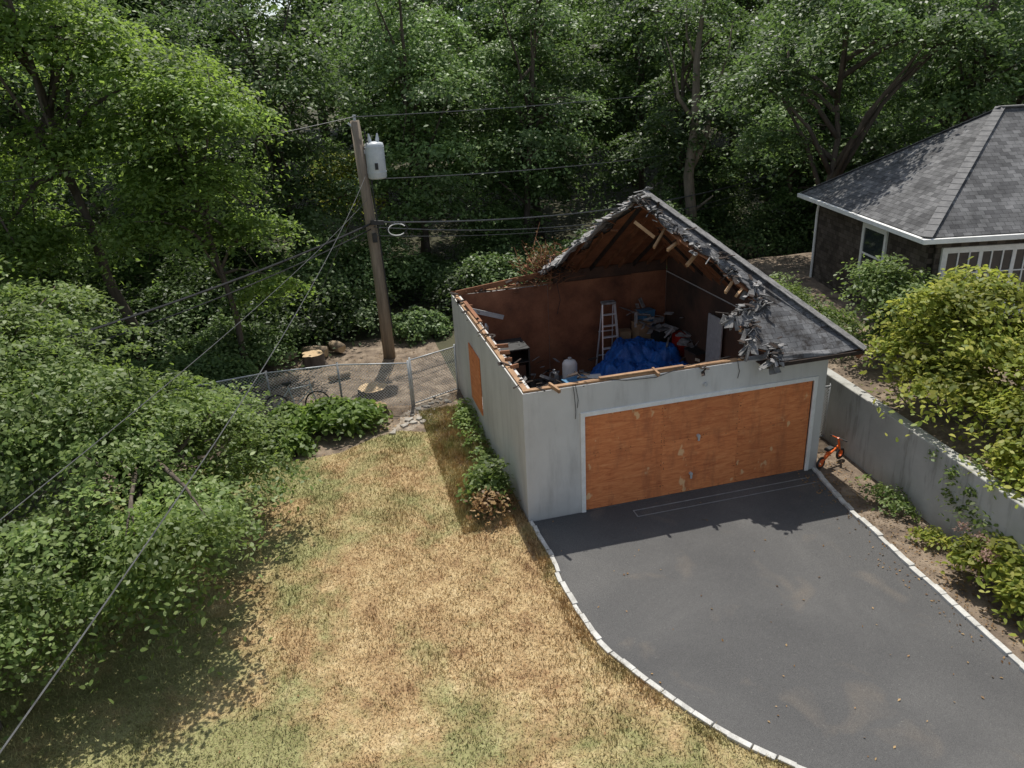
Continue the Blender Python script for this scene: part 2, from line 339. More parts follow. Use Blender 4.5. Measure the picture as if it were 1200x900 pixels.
for i in range(22):
    t=i/21;cx=-.55-1.35*t+rg.normal()*.17;cy=6.7-1.75*t+rg.normal()*.14;r_=rg.uniform(.05,.15);n=7;hh=rg.uniform(.01,.03)
    ang=sorted(rg.uniform(0,6.28,n));rr=r_*rg.uniform(.7,1.2,n)
    V=[(cx+rr[k]*math.cos(ang[k]),cy+rr[k]*math.sin(ang[k]),-.03) for k in range(n)]+[(cx+.85*rr[k]*math.cos(ang[k]),cy+.85*rr[k]*math.sin(ang[k]),hh) for k in range(n)]
    mb.add(V,[tuple(range(n,2*n))]+[(k,(k+1)%n,(k+1)%n+n,k+n) for k in range(n)])
mb.obj('path_stones',M['pathstone'],None)
def kerb(name,pts,w=.09,h=.045,ln=.26):
    mb=MB();rg=np.random.default_rng(3);L=[0]
    for a,b in zip(pts,pts[1:]): L.append(L[-1]+(b-a).length)
    def at(s):
        for i in range(len(L)-1):
            if s<=L[i+1]: return pts[i].lerp(pts[i+1],(s-L[i])/max(1e-6,L[i+1]-L[i]))
        return pts[-1]
    s=0
    while s<min(L[-1],16):
        l=ln*rg.uniform(.7,1.3);p=at(s+.004);q=at(s+l-.004)
        ww=w*rg.uniform(.8,1.15);o=Vector((rg.normal()*.010,0,0));hh=h*rg.uniform(.7,1.2)
        p=p+o+Vector((rg.normal()*.006,0,hh/2-.02));q=q+o+Vector((0,0,hh/2-.02));mb.beam(p,q,ww,hh+.02);s+=l
    return mb.obj(name,M['stone'],None,False,.008)
kerb('driveway_kerb',SL,.085);kerb('driveway_kerb',SR,.10,.055)
mb=MB();mb.box((2.05,-.30,-.006),(6.0,-.28,.002));mb.box((2.05,-.52,-.006),(6.0,-.505,.002));mb.box((2.05,-.505,-.006),(2.07,-.30,.002))
mb.obj('driveway_joint',simple('faded_joint_sealant',(.15,.15,.15),(.28,.28,.27),6,.8))
def blades(name,n,x0,x1,y0,y1,poly,hmin,hmax,mat,seed=5,wid=1):
    rg=np.random.default_rng(seed);x=rg.uniform(x0,x1,n);y=rg.uniform(y0,y1,n)
    if poly is not None:
        poly=np.array(poly);inside=np.zeros(n,bool);j=len(poly)-1
        for i in range(len(poly)):
            xi,yi=poly[i];xj,yj=poly[j]
            c=((yi>y)!=(yj>y))&(x<(xj-xi)*(y-yi)/(yj-yi+1e-12)+xi);inside^=c;j=i
        x=x[inside];y=y[inside]
    n=len(x)
    a=rg.uniform(0,6.28,n);h=rg.uniform(hmin,hmax,n)
    h*=.45+1.1*vnoise(np.stack([x,y,x*0],1),2.2,4)
    w=rg.uniform(.004,.009,n)*wid;lean=rg.normal(size=(n,2))*.03
    V=np.zeros((n,3,3));V[:,0]=np.stack([x-w*np.cos(a),y-w*np.sin(a),np.full(n,-.014)],1);V[:,1]=np.stack([x+w*np.cos(a),y+w*np.sin(a),np.full(n,-.014)],1);V[:,2]=np.stack([x+lean[:,0],y+lean[:,1],h],1)
    me=bpy.data.meshes.new(name);me.vertices.add(n*3);me.vertices.foreach_set('co',V.astype(np.float32).ravel());me.loops.add(n*3);me.loops.foreach_set('vertex_index',np.arange(n*3,dtype=np.int32))
    me.polygons.add(n);me.polygons.foreach_set('loop_start',np.arange(0,n*3,3,dtype=np.int32));me.polygons.foreach_set('loop_total',np.full(n,3,dtype=np.int32));me.update(calc_edges=True)
    at=me.attributes.new('rnd','FLOAT','FACE');at.data.foreach_set('value',rg.random(n).astype(np.float32));me.materials.append(mat)
    link(bpy.data.objects.new(name,me))
blades('grass',200000,-9,2.3,-9,5,lawn_pts,.02,.05,M['blade'])
tuft=[(p.x-.05,p.y) for p in SL][::-1]+[(p.x-.28,p.y+.05) for p in SL]
blades('kerb_grass_tufts',50000,-.5,3.2,-9,0,tuft,.03,.08,M['blade'],6,1.2)
blades('bed_edge_weeds',26000,-1.3,-.02,0,6,None,.03,.10,M['blade'],8,1.2)
def scatter_leaves(name,regs,size,mat,z=.01):
    rg=np.random.default_rng(11);P=[]
    for (x0,x1,y0,y1,n) in regs:
        P.append(np.stack([rg.uniform(x0,x1,n),rg.uniform(y0,y1,n),np.full(n,z)],1))
    P=np.concatenate(P);Nn=np.array([0,0,1.])+rg.normal(size=P.shape)*.3
    link(bpy.data.objects.new(name,leaves_mesh(name,P,Nn,size,mat,DIA,rg)))
scatter_leaves('fallen_leaves',[(-6,0,-7,4.5,260),(.2,5.6,-7,0,80),(5.3,5.7,-7,-1,90),(5.75,7,-7,1,1600),(-6,0,5,11,2200),(-.9,0,0,5,400)],.045,M['leaf_dry'])
# ------------------------------------------------------------ garage
W,D,H=6.3413,7.2047,2.6983
g=empty('burned_garage');T=.2
x0,x1,dh=1.174,6.054,2.063
mb=MB();mb.prism([(0,-.2),(x0,-.2),(x0,dh),(x1,dh),(x1,-.2),(W,-.2),(W,H),(0,H)],0,T,1);mb.obj('front_wall',M['stucco'],g)
mb=MB()
wy0,wy1,wz0,wz1=3.85,5.02,.62,2.02
for a,b in (((T+.0,-.2),(wy0,H)),((wy1,-.2),(D-T,H))): mb.box((0,a[0],a[1]),(T,b[0],b[1]))
mb.box((0,wy0,-.2),(T,wy1,wz0));mb.box((0,wy0,wz1),(T,wy1,H));mb.obj('left_wall',M['stucco'],g)
mb=MB();mb.box((W-T,T,-.2),(W,D-T,H));mb.obj('right_wall',M['stucco'],g)
mb=MB();mb.box((0,D-T,-.2),(W,D,H));mb.obj('rear_wall',M['stucco'],g)
mb=MB()
for i,(a,b) in enumerate([(.22,2.62),(2.63,5.05),(5.06,6.12)]): mb.box((a,D-T-.02-.004*(i%2),.0),(b,D-T-.003,H+.02*(i%3)))
mb.obj('rear_wall_lining',M['inner'],g)
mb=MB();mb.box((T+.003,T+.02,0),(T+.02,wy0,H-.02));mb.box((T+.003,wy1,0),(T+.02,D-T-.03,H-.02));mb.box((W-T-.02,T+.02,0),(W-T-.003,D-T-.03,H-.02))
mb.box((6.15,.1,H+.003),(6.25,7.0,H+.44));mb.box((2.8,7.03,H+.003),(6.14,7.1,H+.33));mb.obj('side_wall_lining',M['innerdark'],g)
mb=MB();mb.box((T,T,-.1),(W-T,D-T,.0));mb.box((x0,.0,-.1),(x1,T,-.001));mb.obj('floor_slab',M['slab'],g)
mb=MB();tw=.085
mb.box((x0-tw,-.03,-.02),(x0,.05,dh+tw));mb.box((x1,-.03,-.02),(x1+tw,.05,dh+tw));mb.box((x0,-.03,dh),(x1,.05,dh+tw));mb.obj('door_trim',M['white'],g,bevel=.004)
xs=[x0+.005,x0+1.62,x0+3.25,x1-.005]
for i in range(3):
    for j,(a,b) in enumerate([(.01,1.215),(1.217,dh-.005)]):
        mb=MB();o=.002*((i+j)%2);mb.box((xs[i]+.001,.02+o,a),(xs[i+1]-.001,.035+o,b));mb.obj('door_plywood_sheet',M['ply'],g)
mb=MB();mb.box((x0,.05,.0),(x1,.09,.08));mb.obj('door_sill',M['char'],g)
mb=MB()
for (x,z) in ((3.55,1.25),(3.42,.42)):
    mb.tube([(x,.02,z),(x,-.03,z)],.035,10);mb.box((x-.02,-.035,z-.10),(x+.02,-.018,z+.03))
mb.obj('door_latch',M['metal'],g)
mb=MB();rg=np.random.default_rng(2)
for i in range(90):
    x=rg.choice(xs[1:3])+rg.choice([-.03,.03]) if i%2 else rg.uniform(x0,x1);z=rg.uniform(.05,dh-.05) if i%2 else rg.choice([.04,1.19,1.25,2.02]);mb.box((x-.007,.012,z-.007),(x+.007,.02,z+.007))
mb.obj('screw_heads',M['oldwood'],g)
mb=MB();mb.box((-.03,wy0-.02,wz0-.02),(-.008,wy1+.02,wz1+.02));mb.obj('window_plywood',M['ply'],g)
mb=MB()
mb.box((.02,.03,H+.002),(4.55,.13,H+.04));mb.box((1.5,.04,H+.044),(3.2,.12,H+.075))
mb.box((.03,.135,H+.002),(.13,D-.03,H+.04));mb.box((.04,2.4,H+.044),(.12,5.2,H+.08))
mb.box((.135,D-.15,H+.002),(2.9,D-.04,H+.04))
for (x,y,dx,dy) in ((.55,.05,.10,-.22),(2.6,.05,.02,-.14)):
    mb.beam((x,y+.1,H+.06),(x+dx,y+dy,H+.02),.045,.07)
mb.obj('top_plates',M['plate'],g)
mb=MB();rg=np.random.default_rng(8)
for i in range(5):
    y=rg.uniform(.6,6.5);mb.beam((.10,y,H+.06),(.10+rg.uniform(.1,.25),y+rg.normal()*.1,H+.03+rg.uniform(0,.08)),.04,.08)
for i in range(22):
    x=.3+i*.11+rg.normal()*.05;mb.beam((x,D-.1,H+.04),(x+rg.normal()*.22,D-.1+rg.normal()*.12,H+rg.uniform(.06,.16)),.03,.04,roll=rg.uniform(0,3))
mb.beam((.1,D-.2,H+.05),(2.9,D-.15,H+.34),.04,.14);mb.beam((.15,4.2,H+.1),(.12,5.9,H+.13),.09,.03)
mb.obj('broken_rafter_stubs',M['oldwood'],g)
mb=MB();mb.beam((.75,6.3,1.9),(.35,4.6,2.55),.04,.12);mb.beam((.3,6.6,2.4),(1.3,6.8,2.0),.04,.12);mb.obj('fallen_boards',M['metal'],g)
# roof remnants
AP=Vector((3.85,3.45,5.5));ez=2.78;FR=Vector((6.76,-.42,ez));BR=Vector((6.76,7.62,ez))
def uvsheet(name,pts,mat,parent,thick=.035,uax=None,down=None,sub=0,jit=0,seed=1):
    me=bpy.data.meshes.new(name);me.from_pydata([tuple(p) for p in pts],[],[tuple(range(len(pts)))]);me.update()
    bm=bmesh.new();bm.from_mesh(me)
    if sub:
        bmesh.ops.triangulate(bm,faces=bm.faces);bmesh.ops.subdivide_edges(bm,edges=bm.edges,cuts=sub,use_grid_fill=True)
        rg=np.random.default_rng(seed)
        for v in bm.verts: v.co+=Vector(rg.normal(size=3)*jit)
    uv=bm.loops.layers.uv.new('UVMap')
    for f in bm.faces:
        for l in f.loops:
            l[uv].uv=(l.vert.co.dot(uax),l.vert.co.dot(down))
    bm.to_mesh(me);bm.free();me.materials.append(mat)
    o=bpy.data.objects.new(name,me);link(o,parent)
    m=o.modifiers.new('s','SOLIDIFY');m.thickness=thick;m.offset=0
    return o
rg=np.random.default_rng(21)
dn=Vector((FR.x-AP.x,0,ez-AP.z)).normalized()
uvsheet('right_roof_slope',[AP,FR,BR],M['shingle'],g,.03,Vector((0,1,0)),dn,4,.008)
off=Vector((-.05,0,-.06))
uvsheet('right_roof_deck',[AP+off+Vector((0,0,-.02)),FR+off+Vector((-.05,.1,0)),BR+off+Vector((-.05,-.1,0))],M['oldwood'],g,.02,Vector((0,1,0)),dn)
def bz(y): return AP.z-(y-AP.y)*(AP.z-ez)/(7.62-AP.y)
ed=[(3.75,3.9),(3.45,4.5),(3.5,5.0),(3.2,5.4),(3.25,5.9),(2.95,6.3),(2.9,6.9),(2.55,7.2),(2.5,7.62)]
edp=[Vector((x,y,bz(y))) for x,y in ed]
db=Vector((0,7.62-AP.y,ez-AP.z)).normalized()
uvsheet('rear_roof_slope',[AP]+[BR]+[p for p in reversed(edp)],M['shingle'],g,.03,Vector((1,0,0)),db,2,.01)
o2=Vector((0,-.05,-.07))
uvsheet('rear_roof_deck',[AP+o2,BR+o2+Vector((-.1,0,0))]+[p+o2+Vector((.15,0,0)) for p in reversed(edp)],M['oldwood'],g,.02,Vector((1,0,0)),db)
def fz(y): return ez+(y+.42)*(AP.z-ez)/(AP.y+.42)
fe=[(4.80,-.42),(4.95,-.2),(4.55,-.05),(4.66,.25),(4.42,.5),(4.75,.62),(5.12,.72),(5.18,1.0),(4.83,1.35),(4.72,1.7),(4.42,1.95),(4.22,2.3),(3.98,2.6),(3.83,2.95),(3.66,3.2)]
df=Vector((0,-(AP.y+.42),ez-AP.z)).normalized()
uvsheet('front_roof_slope',[AP,]+[Vector((x+rg.normal()*.03,y,fz(y)+.0)) for x,y in reversed(fe)]+[FR],M['shingle'],g,.03,Vector((1,0,0)),df,2,.022)
uvsheet('front_roof_deck',[AP+Vector((0,.05,-.09))]+[Vector((x-.06+rg.normal()*.03,y,fz(y)-.06)) for x,y in reversed(fe)]+[FR+Vector((0,.08,-.06))],M['oldwood'],g,.02,Vector((1,0,0)),df)
mb=MB();n=17
for i in range(n):
    a=AP.lerp(FR,i/n);b=AP.lerp(FR,(i+1.15)/n);mb.beam(a+Vector((0,0,.03+.006)),b+Vector((0,0,.03-.004)),.22,.018)
mb.obj('hip_cap_shingles',M['felt'],g)
mb=MB();mc=MB()
hr=Vector((0,0,-.15))
mb.beam(AP+hr,FR+hr,.045,.16);mb.beam(AP+hr,BR+hr,.045,.16)
for i in range(1,18):
    y=-.42+i*.447
    if y>7.5: break
    if y<AP.y: t=(y+.42)/(AP.y+.42);top=FR.lerp(AP,t)
    else: t=(7.62-y)/(7.62-AP.y);top=BR.lerp(AP,t)
    (mb if i%4 else mc).beam(top+hr,Vector((6.55,y,ez+.05))+hr*.8,.045,.14)
for i in range(0,9):
    x=6.4-i*.42
    t=(6.76-x)/(6.76-AP.x)
    if t<1: top=BR.lerp(AP,t)
    else: yy=5.6;top=Vector((x,yy-.6*(1 if x>3 else 0),0));top.z=bz(top.y)
    (mb if i%3 else mc).beam(top+hr,Vector((x,7.4,bz(7.4)))+hr,.045,.14)
for k in range(6):
    t=.12+k*.13;a=AP.lerp(FR,t);y=a.y
    L=.25+.5*rg.random();mb.beam(a+hr,Vector((a.x-.02,y-L,fz(y-L)))+hr,.045,.13)
mb.obj('rafters',M['oldwood'],g);mc.obj('charred_rafters',M['char'],g)
mb=MB()
for (a,b) in [((4.15,3.0,4.78),(3.75,2.7,4.45)),((4.35,2.6,4.6),(3.9,2.35,4.45)),((4.55,2.2,4.4),(4.2,2.05,4.15)),((5.0,1.4,4.0),(4.62,1.15,3.75)),((5.05,1.2,3.8),(4.75,.95,3.72)),((3.6,3.4,4.9),(3.9,3.0,4.6)),((4.9,.6,3.35),(4.5,.3,3.2))]:
    mb.beam(a,b,.05,.07,roll=rg.uniform(-.5,.5))
mb.obj('splintered_boards',M['lumber'],g)
# burnt shingle mat folded over the broken rear-left edge (overlapping torn tabs)
rgf=np.random.default_rng(17);mbf=MB()
spine=[AP+Vector((-.02,.05,.03))]+edp[:-1]
def sp(t):
    k=t*(len(spine)-1);ii=min(int(k),len(spine)-2);return spine[ii].lerp(spine[ii+1],k-ii)
V=[];F=[];n=40;m_=8
for i in range(n):
    t=i/(n-1)*.90;p=sp(t);Lh=(.55+.45*math.exp(-((t-.55)/.22)**2)+.10*math.sin(i*.6)+.10*rgf.random())*min(1,.3+t*2.5)
    for j in range(m_):
        s=j/(m_-1)*Lh
        V.append(p+Vector((.22-s*.95+rgf.normal()*.012,-.30*s+rgf.normal()*.015,.08-.10*s-.30*s*s+.03*math.sin(s*8+i*.35)+rgf.normal()*.012)))
for i in range(n-1):
    for j in range(m_-1):F.append((i*m_+j,(i+1)*m_+j,(i+1)*m_+j+1,i*m_+j+1))
o=mesh_obj('hanging_burnt_shingles',V,F,M['ash'],g);mo=o.modifiers.new('s','SOLIDIFY');mo.thickness=.02
for k in range(130):
    t=rgf.uniform(.02,.9);p=sp(t);s=rgf.uniform(-.1,.7)*min(1,.3+t*2.5)
    c=p+Vector((.22-s*.95,-.30*s,.105-.10*s-.30*s*s));d=Vector((-.9,rgf.normal()*.4,-.25+rgf.normal()*.2)).normalized()
    mbf.beam(c,c+d*rgf.uniform(.1,.24),rgf.uniform(.1,.2),.012,roll=rgf.normal()*.2)
mbf.obj('torn_shingle_tabs',M['ash'],g)
# torn flaps drooping over the front wall at the lower edge of the surviving slope
mbg=MB()
for k in range(46):
    i=rgf.integers(0,8);x,y=fe[i];c=Vector((x+rgf.normal()*.08,y+rgf.normal()*.08,fz(y)+.03));d=Vector((-.5+rgf.normal()*.35,-.35+rgf.normal()*.3,-.75)).normalized()
    mbg.beam(c,c+d*rgf.uniform(.12,.34),rgf.uniform(.08,.2),.012,roll=rgf.normal()*.5)
mbg.obj('drooping_shingle_flaps',M['felt'],g)
def scraps(name,ctrs,n,sp,size,mat,par,seed=4):
    rg=np.random.default_rng(seed);mb=MB()
    for i in range(n):
        c=Vector(ctrs[rg.integers(len(ctrs))])+Vector(rg.normal(size=3)*sp)
        d=Vector(rg.normal(size=3));d.z*=.35;d.normalize();mb.beam(c,c+d*size*rg.uniform(.5,1.6),size*rg.uniform(.15,.6),.012,roll=rg.uniform(-.7,.7))
    return mb.obj(name,mat,par)
cf=[(x,y,fz(y)+.05) for x,y in fe]
scraps('shingle_scraps',cf,150,.08,.13,M['ash'],g,5)
scraps('burnt_edge_scraps',cf,130,.07,.14,M['char'],g,15)
scraps('charred_debris',[(2.6,7.2,H+.3),(2.3,7.15,H+.2),(2.75,6.9,H+.5),(2.9,6.5,H+.6)],140,.13,.13,M['char'],g,6)
scraps('burnt_lath_debris',[(2.5,7.1,H+.45),(2.2,7.1,H+.2),(2.95,6.6,H+.8)],70,.16,.16,M['oldwood'],g,7)
scraps('edge_splinters',[tuple(p) for p in edp],70,.08,.16,M['oldwood'],g,9)
scraps('wall_top_splinters',[(.1,y,H+.06) for y in (.5,1.4,2.3,3.2,4.2,5.2,6.2,6.9)]+[(x,7.1,H+.06) for x in (.3,.8,1.4,2)]+[(x,.1,H+.06) for x in (.4,1.2,3.6,4.4)],90,.07,.14,M['char'],g,19)
scraps('floor_debris',[(x,y,.06) for x in (1,2,3,4,5) for y in (4.5,5.5,6.4)],260,.35,.2,M['char'],g,10)
scraps('floor_rubble',[(x,y,.08) for x in (1,2,3,5.4) for y in (5.0,6.0,6.5)],120,.3,.2,M['clutter'],g,12)
rg3=np.random.default_rng(5);P=np.array([2.55,7.0,H+.7])+rg3.normal(size=(420,3))*np.array([.36,.22,.24]);lm=leaves_mesh('withered_vine',P,rg3.normal(size=P.shape),.085,M['leaf_dry'],DIA,rg3,tone=.85);link(bpy.data.objects.new('withered_vine',lm),g)
mb=MB()
for i in range(60):
    a=Vector((2.5,7.0,H+.3))+Vector(rg3.normal(size=3)*.22);d=Vector(rg3.normal(size=3));d.z=abs(d.z)+.3;d.normalize();mb.tube([a,a+d*.35,a+d*.7+Vector(rg3.normal(size=3)*.08)],[.014,.010,.005],5)
mb.obj('twigs',M['oldwood'],g)
mb=MB();mb.beam((4.9,-.45,ez-.06),(6.78,-.45,ez-.06),.03,.07);mb.obj('front_fascia',M['char'],g)
mb=MB();mb.beam((6.79,-.42,ez-.06),(6.79,7.6,ez-.06),.03,.12);mb.obj('fascia',M['white'],g)
mb=MB();mb.box((4.7,-.40,ez-.13),(6.75,-.003,ez-.115));mb.obj('soffit',M['innerdark'],g)
mb=MB()
for (x,a,bq) in ((.95,.5,.02),(1.0,.28,.01),(4.3,.18,0)):
    mb.tube([(x,-.01,H+.05),(x+.02,-.03,H-.1),(x+.05,-.02,H-a),(x+.02+bq,-.02,H-a-.15)],.006,5)
mb.tube([(1.2,.1,H+.1),(2.0,-.02,H-.02),(2.6,-.02,H-.05),(3.2,.02,H+.07),(4.2,.1,H+.1)],.008,5)
mb.tube([(3.0,6.6,3.7),(2.75,6.7,3.1),(2.9,6.75,2.3),(2.82,6.8,1.9)],.008,5)
mb.obj('loose_cables',M['black'],g)
mb=MB();mb.tube([(3.63,.0,2.35),(3.63,-.05,2.35)],.04,10);mb.obj('wall_light_base',M['metal'],g)
# ------------------------------------------------------------ interior contents
def stepladder(loc,rz):
    e=empty('stepladder',loc);e.rotation_euler=(0,0,rz);mb=MB();h=2.15
    for s in (-1,1):
        mb.beam((s*.27,0,0),(s*.17,.32,h),.03,.075);mb.beam((s*.24,.75,0),(s*.15,.40,h-.08),.025,.05)
    for i in range(1,7):
        t=i/7;mb.beam((-(.27-.1*t),.32*t,h*t),((.27-.1*t),.32*t,h*t),.09,.03)
    for t in (.25,.6): mb.beam((-.22,.75-.35*t,h*t),(.22,.75-.35*t,h*t),.02,.03)
    mb.obj('frame',M['alu'],e)
    mb=MB();mb.box((-.19,.24,h-.02),(.19,.46,h+.04));mb.obj('top_cap',M['clutter'],e,bevel=.01)
stepladder((4.15,6.1,0),-.05)
def tarp_pile():
    n=130;m_=90;V=[];F=[]
    B=[(3.95,5.35,.5,.45,.80),(4.7,5.8,.75,.5,1.15),(5.35,5.5,.5,.5,1.0),(4.7,4.95,.7,.4,.75),(3.6,5.0,.35,.3,.5),(5.6,5.0,.35,.4,.7)]
    for j in range(m_):
        for i in range(n):
            x=3.15+2.95*i/(n-1);y=4.4+2.1*j/(m_-1);z=.02
            for bx,by,rx,ry,h in B:
                d=max(abs((x-bx)/rx),abs((y-by)/ry))*.6+.4*math.hypot((x-bx)/rx,(y-by)/ry)
                z=max(z,h*max(0,min(1,1.65-d*1.0)) if d>.65 else h*(1-.05*d))
            p=Vector((x*2.2,y*2.2,z*1.5));z+=.13*abs(mn.noise(p*1.1+Vector((3,1,0))))*1.5+.07*(1-abs(mn.noise(p*2.6))*3)*.5+.04*abs(mn.noise(p*5))+.015*mn.noise(p*11)
            V.append((x+.07*mn.noise(p*2),y+.07*mn.noise(p*2+Vector((9,9,9))),z))
    for j in range(m_-1):
        for i in range(n-1):F.append((j*n+i,j*n+i+1,(j+1)*n+i+1,(j+1)*n+i))
    mesh_obj('blue_tarp',V,F,M['tarp'],None,True)
tarp_pile()
def cyl_tank(name,x,y,r,h,mat,z=0):
    e=empty(name,(x,y,z));mb=MB();mb.tube([(0,0,.04),(0,0,.1),(0,0,h-.12),(0,0,h-.04),(0,0,h)],[r*.85,r,r,r*.8,r*.4],20);mb.obj('body',mat,e,True)
    mb=MB();mb.tube([(0,0,h),(0,0,h+.06)],r*.25,10);mb.tube([(0,0,0),(0,0,.05)],r*.9,16);mb.obj('valve_and_foot',M['metal'],e)
cyl_tank('water_tank',2.75,5.6,.2,1.0,M['white'])
cyl_tank('paint_bucket',2.4,5.9,.14,.6,M['clutter'])
def shelf(name,x,y,w,d,h,mat):
    e=empty(name,(x,y,0));mb=MB()
    for a in (0,w-.04):
        for b in (0,d-.04): mb.box((a,b,0),(a+.04,b+.04,h))
    for z in (.15,.6,1.05,h-.04): mb.box((.002,.002,z),(w-.002,d-.002,z+.03))
    mb.box((w-.02,.05,.1),(w-.006,d-.05,h-.05))
    mb.obj('frame',M['black'],e)
    mb=MB();rg=np.random.default_rng(int(x*10))
    for z in (.18,.63):
        xx=.05
        while xx<w-.3:
            ww=rg.uniform(.15,.35);mb.box((xx,.06,z),(xx+ww,d-.1,z+rg.uniform(.15,.35)));xx+=ww+.03
    mb.obj('contents',mat,e,bevel=.01)
shelf('storage_shelf',.9,5.7,.8,.9,1.45,M['innerdark'])
def bin_(name,x,y,w,d,h,mat,rz=0,z=0,lid=None):
    e=empty(name,(x,y,z));e.rotation_euler=(0,0,rz);mb=MB()
    mb.add([(-w*.45,-d*.45,0),(w*.45,-d*.45,0),(w*.45,d*.45,0),(-w*.45,d*.45,0),(-w/2,-d/2,h),(w/2,-d/2,h),(w/2,d/2,h),(-w/2,d/2,h)],[(0,3,2,1),(4,5,6,7),(0,1,5,4),(1,2,6,5),(2,3,7,6),(3,0,4,7)]);mb.obj('body',mat,e,bevel=.01)
    mb=MB();mb.box((-w*.53,-d*.53,h+.002),(w*.53,d*.53,h+.035));mb.obj('lid',lid or mat,e,bevel=.008)
bin_('storage_bin',2.55,4.5,.6,.4,.85,M['bluebin'],.2);bin_('storage_bin',3.0,4.6,.5,.4,.8,M['clutter'],-.15,0,M['white'])
bin_('cardboard_box',5.15,6.45,.4,.4,1.45,M['card'],.1);bin_('cardboard_box',4.75,6.65,.3,.3,1.2,M['card'],-.2)
bin_('toolbox',5.9,4.7,.3,.55,1.1,M['innerdark'],.1,0,M['black']);bin_('toolbox',5.65,6.2,.5,.4,1.3,M['black'],.3,0,M['clutter'])
bin_('fuel_can',5.95,5.7,.25,.35,1.25,M['red'],.2);bin_('storage_bin',1.9,5.0,.5,.4,.5,M['char'],.5)
bin_('storage_bin',5.4,6.7,.4,.3,1.7,M['bluebin'],.2)
scraps('piled_tools',[(5.5,6.3,1.5),(5.9,5.6,1.4),(5.2,6.5,1.55),(6.0,5.0,1.2)],60,.16,.3,M['clutter'],None,14)
mb=MB();mb.beam((5.96,3.9,.02),(6.03,3.95,2.25),.03,.7,up=(0,1,0));mb.obj('leaning_door_panel',M['metal'],None)
# ------------------------------------------------------------ retaining wall + bank
wl=[(7.55,7.5),(7.42,1.8),(7.25,-.1),(7.02,-2.5),(6.82,-4.6),(6.7,-6.5),(6.6,-9),(6.5,-14)]
mb=MB();V=[];th=.24;ht=[1.5,1.5,1.5,1.47,1.45,1.42,1.4,1.4]
for (x,y),h in zip(wl,ht): V+=[(x,y,-.2),(x,y,h),(x+th,y,h),(x+th,y,-.2)]
F=[]
for i in range(len(wl)-1):
    for k in range(4): F.append((i*4+k,i*4+(k+1)%4,(i+1)*4+(k+1)%4,(i+1)*4+k))
F+= [(3,2,1,0),tuple((len(wl)-1)*4+k for k in range(4))]
mb.add(V,F);mb.obj('retaining_wall',M['concwall'],None,False,.02)
def wx(y):
    ys=[p[1] for p in wl][::-1];xs_=[p[0] for p in wl][::-1];return float(np.interp(y,ys,xs_))
V=[];F=[];ny=40;nx=24
for j in range(ny):
    y=-14+28*j/(ny-1)
    for i in range(nx):
        s=(i/(nx-1))**1.8*26;x=wx(y)+.2+s
        z=1.36+min(s*.12,.3)+.05*math.sin(x*3+y*2)
        if y>11: z*=max(0,1-(y-11)/3)
        V.append((x,y,z))
for j in range(ny-1):
    for i in range(nx-1):F.append((j*nx+i,j*nx+i+1,(j+1)*nx+i+1,(j+1)*nx+i))
mesh_obj('raised_bank',V,F,M['soil'],None,True)
# ------------------------------------------------------------ neighbour house
h=empty('neighbour_house',(9.9,1.8,0));h.rotation_euler=(0,0,math.radians(-12))
E=4.2;LX=7.6;LY=6.9;ov=.42
def wall_uv(name,quad,mat,uax,vax): return uvsheet(name,quad,mat,h,.12,Vector(uax),Vector(vax))
wall_uv('left_wall',[Vector((ov,ov,1)),Vector((ov,LY-ov,1)),Vector((ov,LY-ov,E)),Vector((ov,ov,E))],M['siding'],(0,1,0),(0,0,1))
wall_uv('front_wall',[Vector((ov+.07,ov,1)),Vector((LX-ov,ov,1)),Vector((LX-ov,ov,E)),Vector((ov+.07,ov,E))],M['siding'],(1,0,0),(0,0,1))
wall_uv('right_wall',[Vector((LX-ov,ov+.07,1)),Vector((LX-ov,LY-ov,1)),Vector((LX-ov,LY-ov,E)),Vector((LX-ov,ov+.07,E))],M['siding'],(0,1,0),(0,0,1))
wall_uv('rear_wall',[Vector((ov+.07,LY-ov,1)),Vector((LX-ov-.07,LY-ov,1)),Vector((LX-ov-.07,LY-ov,E)),Vector((ov+.07,LY-ov,E))],M['siding'],(1,0,0),(0,0,1))
A1=Vector((3.45,3.45,6.62));A2=Vector((4.15,3.45,6.62));c00=Vector((0,0,E));c10=Vector((LX,0,E));c11=Vector((LX,LY,E));c01=Vector((0,LY,E))
r=(6.62-E)
uvsheet('roof_left',[c00,A1,c01],M['shingle2'],h,.05,Vector((0,1,0)),Vector((3.45,0,r)).normalized())
uvsheet('roof_front',[c00,c10,A2,A1],M['shingle2'],h,.05,Vector((1,0,0)),Vector((0,3.45,r)).normalized())
uvsheet('roof_right',[c10,c11,A2],M['shingle2'],h,.05,Vector((0,1,0)),Vector((-3.45,0,r)).normalized())
uvsheet('roof_rear',[c11,c01,A1,A2],M['shingle2'],h,.05,Vector((1,0,0)),Vector((0,-3.45,r)).normalized())
mb=MB()
for a,b in ((c00,A1),(c10,A2),(c11,A2),(c01,A1)):
    for i in range(24):
        p=a.lerp(b,i/24);q=a.lerp(b,(i+1.1)/24);mb.beam(p+Vector((0,0,.04)),q+Vector((0,0,.03)),.24,.016)
mb.beam(A1+Vector((0,0,.04)),A2+Vector((0,0,.04)),.22,.03);mb.obj('hip_caps',simple('hip_cap_shingle',(.12,.118,.117),(.20,.195,.19),5,.95,.4,.01),h)
mb=MB();mb.box((-.10,-.10,E-.12),(LX+.1,-.002,E-.005));mb.box((-.10,.0,E-.12),(-.002,LY+.1,E-.005));mb.obj('gutters',M['white'],h,bevel=.01)
mb=MB();mb.box((.0,.0,E-.14),(LX,ov-.07,E-.125));mb.box((0,ov-.06,E-.14),(ov-.07,LY,E-.125));mb.obj('soffit',M['white'],h)
